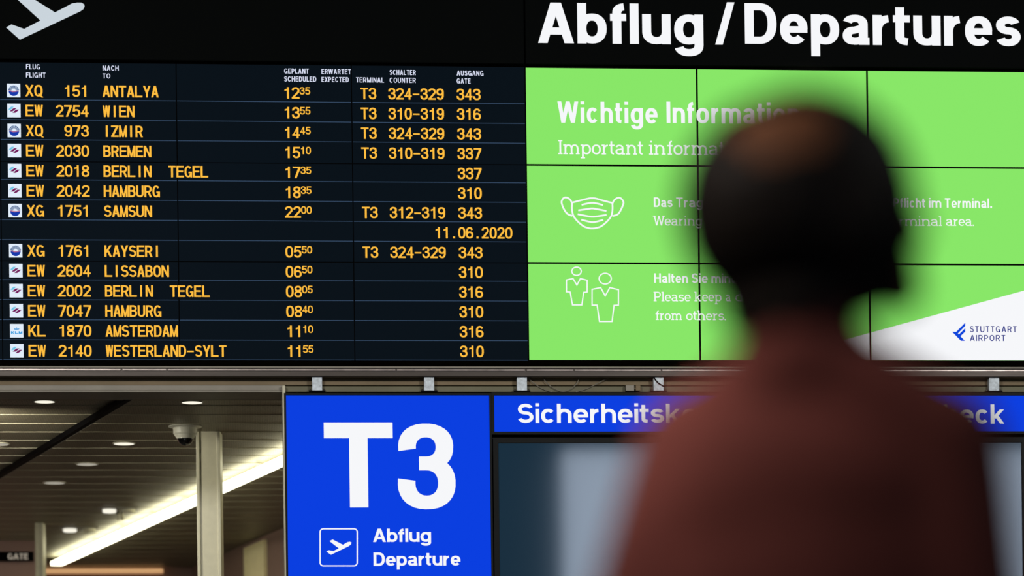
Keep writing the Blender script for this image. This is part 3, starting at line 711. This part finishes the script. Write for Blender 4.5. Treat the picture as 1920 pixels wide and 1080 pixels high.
for px, py, lab in ((205, 953.5, 'twin downlight with its left lamp glowing, nearer of the two above the light strip'), (131, 990, 'twin downlight with its left lamp glowing, farther one beside the thin post')):
    c = atz(px, py, CZ); k = (c - CAM).dot(cf) / FPX; ax = Vector((cos(cang), sin(cang), 0))
    o = thing('twin_downlight', lab, 'ceiling light', 'twin downlights above the light strip', tuple(c))
    keep(MB().beam(c - ax * 20 * k + Vector((0, 0, -.004)), c + ax * 54 * k + Vector((0, 0, -.004)), .2, .008).build('plate', m_trim, o))
    keep(MB().lathe(c + Vector((0, 0, -.03)), [(12.5 * k, .022), (12.5 * k, 0), (11 * k, -.004)], 24).build('lit_lamp', m_lamp, o))
    keep(MB().lathe(c + ax * 36 * k + Vector((0, 0, -.03)), [(12.5 * k, .022), (12.5 * k, 0), (11 * k, -.004)], 24).build('unlit_lamp', m_post, o))
for px, lab in ((221.5, 'left one of two small cream spotlight heads hanging below a downlight'), (229.5, 'right one of two small cream spotlight heads hanging below a downlight')):
    c = atz(px, 958, CZ); k = (c - CAM).dot(cf) / FPX
    o = thing('spotlight', lab, 'ceiling light', 'pair of spotlight heads', tuple(c))
    keep(MB().lathe(c, [(.009, 0), (.009, -.02)], 10).build('stem', m_trim, o))
    keep(MB().lathe(c, [(.006, -.015), (3.2 * k, -.03), (3.4 * k, -.06), (2.2 * k, -.075)], 16).build('head', m_post, o))
# dome camera
c = atz(347, 799, CZ); o = thing('dome_camera', 'white dome security camera on the corridor ceiling beside the wide column', 'camera', None, tuple(c))
m_cam = mat('white_plastic', (206, 204, 190), .4); m_dome = mat('smoked_dome', (6, 6, 6), .08, spec=.8)
keep(MB().lathe(c, [(.105, .002), (.108, -.006), (.085, -.012), (.078, -.014), (.076, -.05), (.068, -.058), (.066, -.064), (.05, -.085)], 36).build('housing', m_cam, o, smooth=False))
keep(MB().lathe(c, [(.054, -.07), (.052, -.085), (.044, -.105), (.028, -.12), (.01, -.126), (.0, -.127)], 30).build('dome', m_dome, o, smooth=True))
# columns
def column(pxl, pxr, pytop, lab, name, flange):
    pc_ = atz((pxl + pxr) / 2, pytop, CZ); dep = (pc_ - CAM).dot(cf); w_ = (pxr - pxl) * dep / FPX
    o = thing(name, lab, 'column', None, (pc_.x, pc_.y, 0), YAW)
    f = flange * w_
    MB().box((-w_ / 2 + f, 0, 0), (w_ / 2 - f, .12, CZ)).build('web', m_post, o)
    for sg in (-1, 1):
        MB().box((sg * w_ / 2, -.012, 0), (sg * (w_ / 2 - f), .15, CZ)).build('flange', m_post, o, bevel=.004)
    return o
column(367.5, 412.5, 809, 'wide cream steel column beside the dome camera', 'column', .14)
column(65.5, 80.5, 980, 'thin cream post at the left, beside the GATE sign', 'column', .3)
# bulkhead with the GATE sign
pb0 = atz(66, 1013, CZ); yb = pb0.y
struct(MB().box((-13, yb, 0), (pb0.x, yb + .25, CZ)).build('wall_left', m_pinkwall))
gA, gB = at(-40, 1052, yb - .05), at(62.5, 1034, yb - .05)
gs = thing('gate_sign', 'black sign reading GATE on the mauve wall at the lower left', 'sign', None, ((gA.x + gB.x) / 2, yb - .03, gA.z))
keep(MB().box((gA.x, yb - .05, gA.z), (gB.x, yb, gB.z)).build('sign_board', m_bezel, gs, bevel=.004))
words('lettering', [('GATE', 14.5, 53, 1038, 1049)], mat('grey_letters', (190, 184, 174), .6, emit=(120, 112, 104)), gs, y=yb - .053, s=.22, t=.18)
# far wall, handrail and side wall
yf = atz(200, 1064, CZ).y
struct(MB().box((-14, yf, 0), (6, yf + .2, CZ)).build('wall_far', m_pinkwall))
rA, rB = at(82, 1071, yf - .055), at(306, 1070.5, yf - .055); k = (rA - CAM).dot(cf) / FPX
m_rail = mat('beige_rail_painted_glow', (226, 190, 150), .5, emit=(196, 150, 104), strength=1.0)  # emission stands in for strip light falling on the cream rail
rl = thing('beige_rail', 'beige horizontal rail with a painted-in warm glow, low behind the thin post', 'light', None, tuple((rA + rB) / 2))
keep(MB().beam(rA, rB, .1, 8 * k).build('rail_bar', m_rail, rl, bevel=.01))
eb = bmesh.new(); bmesh.ops.create_uvsphere(eb, u_segments=18, v_segments=12, radius=6 * k); me = bpy.data.meshes.new('end_lamp'); eb.to_mesh(me); eb.free(); me.materials.append(glow('end_lamp_glow', (255, 240, 205), 1.2))
eo = bpy.data.objects.new('end_lamp', me); COL.objects.link(eo); eo.parent = rl; eo.location = at(80, 1070, yf - .1) - Vector(rl.location)
s0, s1 = atz(415, 1040, CZ), atz(530, 990, CZ); sdv = cdir(s0, s1); s0e = s0 - sdv * 1.2; s1e = s1 + sdv * 6; nn = Vector((-sdv.y, sdv.x, 0))
if nn.x < 0: nn = -nn
wr = MB().add([v for q in (s0e, s1e, s1e + nn * .15, s0e + nn * .15) for v in ((q.x, q.y, 0), (q.x, q.y, CZ))], [(0, 1, 3, 2), (2, 3, 5, 4), (4, 5, 7, 6), (6, 7, 1, 0), (1, 7, 5, 3), (0, 2, 4, 6)])
struct(wr.build('wall_right', m_pinkwall))
def onwall(px, py):
    d = ray(px, py); t_ = (s0 - CAM).dot(nn) / d.dot(nn); return CAM + d * t_
w0, w1 = onwall(463, 1060), onwall(501, 1060)
wp0 = w0 - nn * .03; wp1 = w1 - nn * .03
wpn = MB().add([v for q in (w0, w1, wp1, wp0) for v in ((q.x, q.y, 1.2), (q.x, q.y, CZ - .04))], [(0, 1, 3, 2), (2, 3, 5, 4), (4, 5, 7, 6), (6, 7, 1, 0), (1, 7, 5, 3), (0, 2, 4, 6)])
tag(wpn.build('wall_panel', m_pale), 'pale yellow upright panel on the corridor wall beside the blue T3 sign', 'panel')

# ------------------------------------------------------------------ the person
PD = 2.85; pxm = PD / FPX
HC = atd(1512, 392, PD); ZC = HC.z
person = thing('person', 'person in a dark red top seen from behind, head turned right to the screens', 'person', None, (HC.x, HC.y, 0), YAW)
m_skin = mat('skin', (86, 56, 37), .7, spec=.12, noise=.08, nscale=30, bump=.1)
m_hair = mat('dark_hair', (17, 14, 12), .6, spec=.12, noise=.35, nscale=60, bump=.5, stretch=(1, 1, .2))
m_shirt = mat('dark_red_knit', (90, 48, 44), .9, spec=.1, noise=.12, nscale=9, bump=.3)
m_trouser = mat('charcoal_cloth', (36, 38, 44), .9, spec=.1, noise=.1)
m_shoe = mat('black_leather', (20, 19, 18), .4)
def unit_sphere(nu=20, nv=14):
    vs = [(0, 0, 1)] + [(sin(pi * j / nv) * cos(2 * pi * i / nu), sin(pi * j / nv) * sin(2 * pi * i / nu), cos(pi * j / nv)) for j in range(1, nv) for i in range(nu)] + [(0, 0, -1)]
    fs = [(0, 1 + i, 1 + (i + 1) % nu) for i in range(nu)]
    for j in range(nv - 2):
        for i in range(nu):
            a = 1 + j * nu + i; c = 1 + j * nu + (i + 1) % nu; fs.append((a, a + nu, c + nu, c))
    l = 1 + (nv - 2) * nu; e = len(vs) - 1; fs += [(e, l + (i + 1) % nu, l + i) for i in range(nu)]
    return [Vector(v) for v in vs], fs
SPH_V, SPH_F = unit_sphere()
class Blob:
    def __init__(s): s.v = []; s.f = []
    def ell(s, c, r, rot=None):
        c = Vector(c); o = len(s.v); m3 = (rot if rot else Matrix.Identity(3)) @ Matrix.Diagonal(Vector(r))
        s.v += [tuple(m3 @ v + c) for v in SPH_V]; s.f += [tuple(i + o for i in f) for f in SPH_F]; return s
    def cap(s, p, q, r0, r1, n=None):
        p = Vector(p); q = Vector(q); n = n or max(3, int((q - p).length / (min(r0, r1) * .35)))
        for i in range(n + 1):
            u = i / n; s.ell(p.lerp(q, u), [r0 + (r1 - r0) * u] * 3)
        return s
    def build(s, name, m, parent, voxel=.007, it=6):
        me = bpy.data.meshes.new(name); me.from_pydata(s.v, [], s.f)
        o = bpy.data.objects.new(name, me); COL.objects.link(o)
        md = o.modifiers.new('r', 'REMESH'); md.mode = 'VOXEL'; md.voxel_size = voxel
        sm = o.modifiers.new('s', 'SMOOTH'); sm.iterations = it; sm.factor = .5
        dg = bpy.context.evaluated_depsgraph_get(); nm = bpy.data.meshes.new_from_object(o.evaluated_get(dg))
        o.modifiers.clear(); o.data = nm; nm.name = name; nm.materials.clear(); nm.materials.append(m)
        nm.polygons.foreach_set('use_smooth', [True] * len(nm.polygons)); o.parent = parent
        return o
PSI = radians(60)
hf = Vector((sin(PSI), cos(PSI), 0)); hl_ = Vector((cos(PSI), -sin(PSI), 0))
HR = Matrix((hf, hl_, Vector((0, 0, 1)))).transposed()
TILT = Matrix.Rotation(radians(-15), 3, 'Y')
def hp(a, b, z): return Vector((0, 0, ZC)) + HR @ (TILT @ Vector((a, b, z)))
HRT = HR @ TILT
def head_parts(B):
    B.ell(hp(-.008, 0, .006), (.108, .085, .095), HRT)
    B.ell(hp(.045, 0, -.025), (.058, .064, .085), HRT)
    B.ell(hp(.04, 0, -.072), (.062, .055, .042), HRT)
    B.ell(hp(.088, 0, -.096), (.024, .026, .022), HRT)
    B.ell(hp(.082, 0, .012), (.018, .05, .012), HRT)
    B.cap(hp(.1, 0, -.005), hp(.124, 0, -.045), .008, .013)
    for sg in (-1, 1):
        B.ell(hp(.113, sg * .012, -.047), (.009, .008, .008), HRT)
        B.ell(hp(-.012, sg * .082, -.025), (.026, .011, .034), HRT @ Matrix.Rotation(sg * .35, 3, 'Z'))
        B.ell(hp(.075, sg * .04, -.035), (.026, .022, .022), HRT)
    B.ell(hp(.103, 0, -.068), (.012, .024, .007), HRT); B.ell(hp(.101, 0, -.079), (.012, .021, .008), HRT)
def X(px): return (px - 1512) * pxm
def Z(py): return ZC - (py - 392) * pxm
HQ = ZC / 1.667
LSH, RSH = Vector((X(1322), .05, Z(838))), Vector((X(1742), -.01, Z(856)))
LEL, REL = Vector((X(1128), .02, 1.13 * HQ)), Vector((X(1818), -.03, 1.12 * HQ))
LWR, RWR = Vector((X(1150), .14, .90 * HQ)), Vector((X(1850), .1, .89 * HQ))
NB = Vector((X(1497), -.012, Z(650)))
def torso(B, g=0.0, low=.86):
    B.cap(NB + Vector((0, 0, -.03)), LSH + Vector((.02, 0, .012)), .048 + g, .05 + g); B.cap(NB + Vector((0.01, 0, -.03)), RSH + Vector((-.02, 0, .012)), .048 + g, .052 + g)
    B.ell((X(1535), .02, 1.37 * HQ), (.15 + g, .1 + g, .12 + g)); B.ell((X(1535), .025, 1.24 * HQ), (.158 + g, .118 + g, .2 + g)); B.ell((X(1530), .03, 1.05 * HQ), (.15 + g, .118 + g, .16 + g))
def arms(B, g=0.0, fore=True):
    for s_, e_, w_ in ((LSH, LEL, LWR), (RSH, REL, RWR)):
        B.cap(s_, e_, .056 + g, .044 + g)
        if fore: B.cap(e_, w_, .041 + g, .029 + g)
def hand(B, w_, e_, side):
    d = (w_ - e_).normalized(); sx = Vector((0, 1, 0)).cross(d).normalized(); fw = d.cross(sx).normalized()  # fw: across the palm
    fw = fw if fw.y > 0 else -fw; inn = Vector((-side, 0, 0)); inn = (inn - d * inn.dot(d)).normalized()
    B.cap(w_, w_ + d * .03, .024, .024)
    for i in range(4):
        root = w_ + d * .075 + fw * (.03 - .02 * i); B.cap(w_ + d * .02 + fw * (.018 - .012 * i), root, .014, .0115)
        L = (.042, .047, .044, .034)[i]; k1 = root + (d * .95 + inn * .3).normalized() * L; k2 = k1 + (d * .75 + inn * .65).normalized() * L * .62; k3 = k2 + (d * .45 + inn * .9).normalized() * L * .45
        B.cap(root, k1, .0095, .0088); B.cap(k1, k2, .0086, .008); B.cap(k2, k3, .0078, .007)
    t0 = w_ + d * .025 + fw * .022; t1 = t0 + (d * .7 + fw * .7 + inn * .2).normalized() * .042; t2 = t1 + (d * .95 + fw * .15 + inn * .3).normalized() * .03
    B.cap(t0, t1, .014, .0105); B.cap(t1, t2, .0102, .0085)
LEG = [((X(1535) + sg * .085, .03, .9 * HQ), (X(1535) + sg * .1, .045, .5 * HQ), (X(1535) + sg * .105, .01, .09)) for sg in (-1, 1)]
B = Blob(); head_parts(B)
B.cap(hp(-.035, 0, -.06), NB, .054, .05); torso(B); arms(B); hand(B, LWR, LEL, -1); hand(B, RWR, REL, 1)
B.ell((X(1535), .03, .94 * HQ), (.155, .115, .12))
for h_, k_, a_ in LEG:
    B.cap(h_, k_, .082, .055); B.cap(k_, a_, .053, .038); B.cap((a_[0], a_[1], .055), (a_[0] + .01, a_[1] + .15, .035), .036, .03)
body = B.build('body', m_skin, person, .006, 5)
B = Blob(); torso(B, .014); arms(B, .013); B.cap(NB + Vector((0, 0, -.02)), NB + Vector((-.0, .0, .015)), .066, .058); B.ell((X(1535), .03, .95 * HQ), (.17, .132, .1))
B.build('shirt', m_shirt, person, .009, 6)
B = Blob(); B.ell((X(1535), .03, .92 * HQ), (.162, .124, .12))
for h_, k_, a_ in LEG: B.cap(h_, k_, .094, .068); B.cap(k_, (a_[0], a_[1], .08), .068, .058)
B.build('trousers', m_trouser, person, .01, 5)
for h_, k_, a_ in LEG:
    B = Blob(); B.cap((a_[0], a_[1] - .02, .05), (a_[0] + .012, a_[1] + .165, .04), .046, .038); B.cap((a_[0], a_[1] - .03, .025), (a_[0] + .012, a_[1] + .18, .022), .03, .028)
    sh = B.build('shoe', m_shoe, person, .006, 3)
    for v in sh.data.vertices: v.co.z = max(v.co.z, .002)
# eyes
for sg in (-1, 1):
    eb = bmesh.new(); bmesh.ops.create_uvsphere(eb, u_segments=16, v_segments=10, radius=.0125); me = bpy.data.meshes.new('eye'); eb.to_mesh(me); eb.free()
    me.materials.append(mat('eye_white', (214, 208, 200), .2)); me.materials.append(mat('iris', (40, 26, 18), .2))
    for f in me.polygons:
        if f.center.z > .0105: f.material_index = 1
    eo = bpy.data.objects.new('eye', me); COL.objects.link(eo); eo.parent = person; eo.location = hp(.0905, sg * .032, -.008); eo.rotation_euler = hf.to_track_quat('Z', 'Y').to_euler()
# hair: a shell grown from the scalp, thin crown left bare
inv = HRT.inverted()
bm = bmesh.new(); bm.from_mesh(body.data); bm.normal_update()
def local(v): return inv @ (v - Vector((0, 0, ZC)))
from mathutils import noise as N_
def hairy(co):
    q = local(co)
    if q.length > .2: return 0.0
    n = N_.noise(co * 60) * .006
    front = .074 - max(0, (.0 - q.z)) * .25 + n                    # hairline, falling behind the temples
    low = -.1
    ear = False
    crown = Vector((q.x + .036, q.y - .028, 0)).length
    if q.z < low + n or q.x > front or ear: return 0.0
    bald = q.z > .045 and crown < .046 + n
    return 0.0 if bald else 1.0
dead = [f for f in bm.faces if not all(hairy(v.co) for v in f.verts)]
bmesh.ops.delete(bm, geom=dead, context='FACES')
for v in bm.verts:
    q = local(v.co); k = .005 + .005 * max(0, min(1, (.02 - q.z) / .1))
    v.co += v.normal * (k + .002 * N_.noise(v.co * 90))
me = bpy.data.meshes.new('hair'); bm.to_mesh(me); bm.free(); me.materials.append(m_hair); me.polygons.foreach_set('use_smooth', [True] * len(me.polygons))
ho = bpy.data.objects.new('hair', me); COL.objects.link(ho); ho.parent = person
sm = ho.modifiers.new('thick', 'SOLIDIFY'); sm.thickness = .010; sm.offset = 1
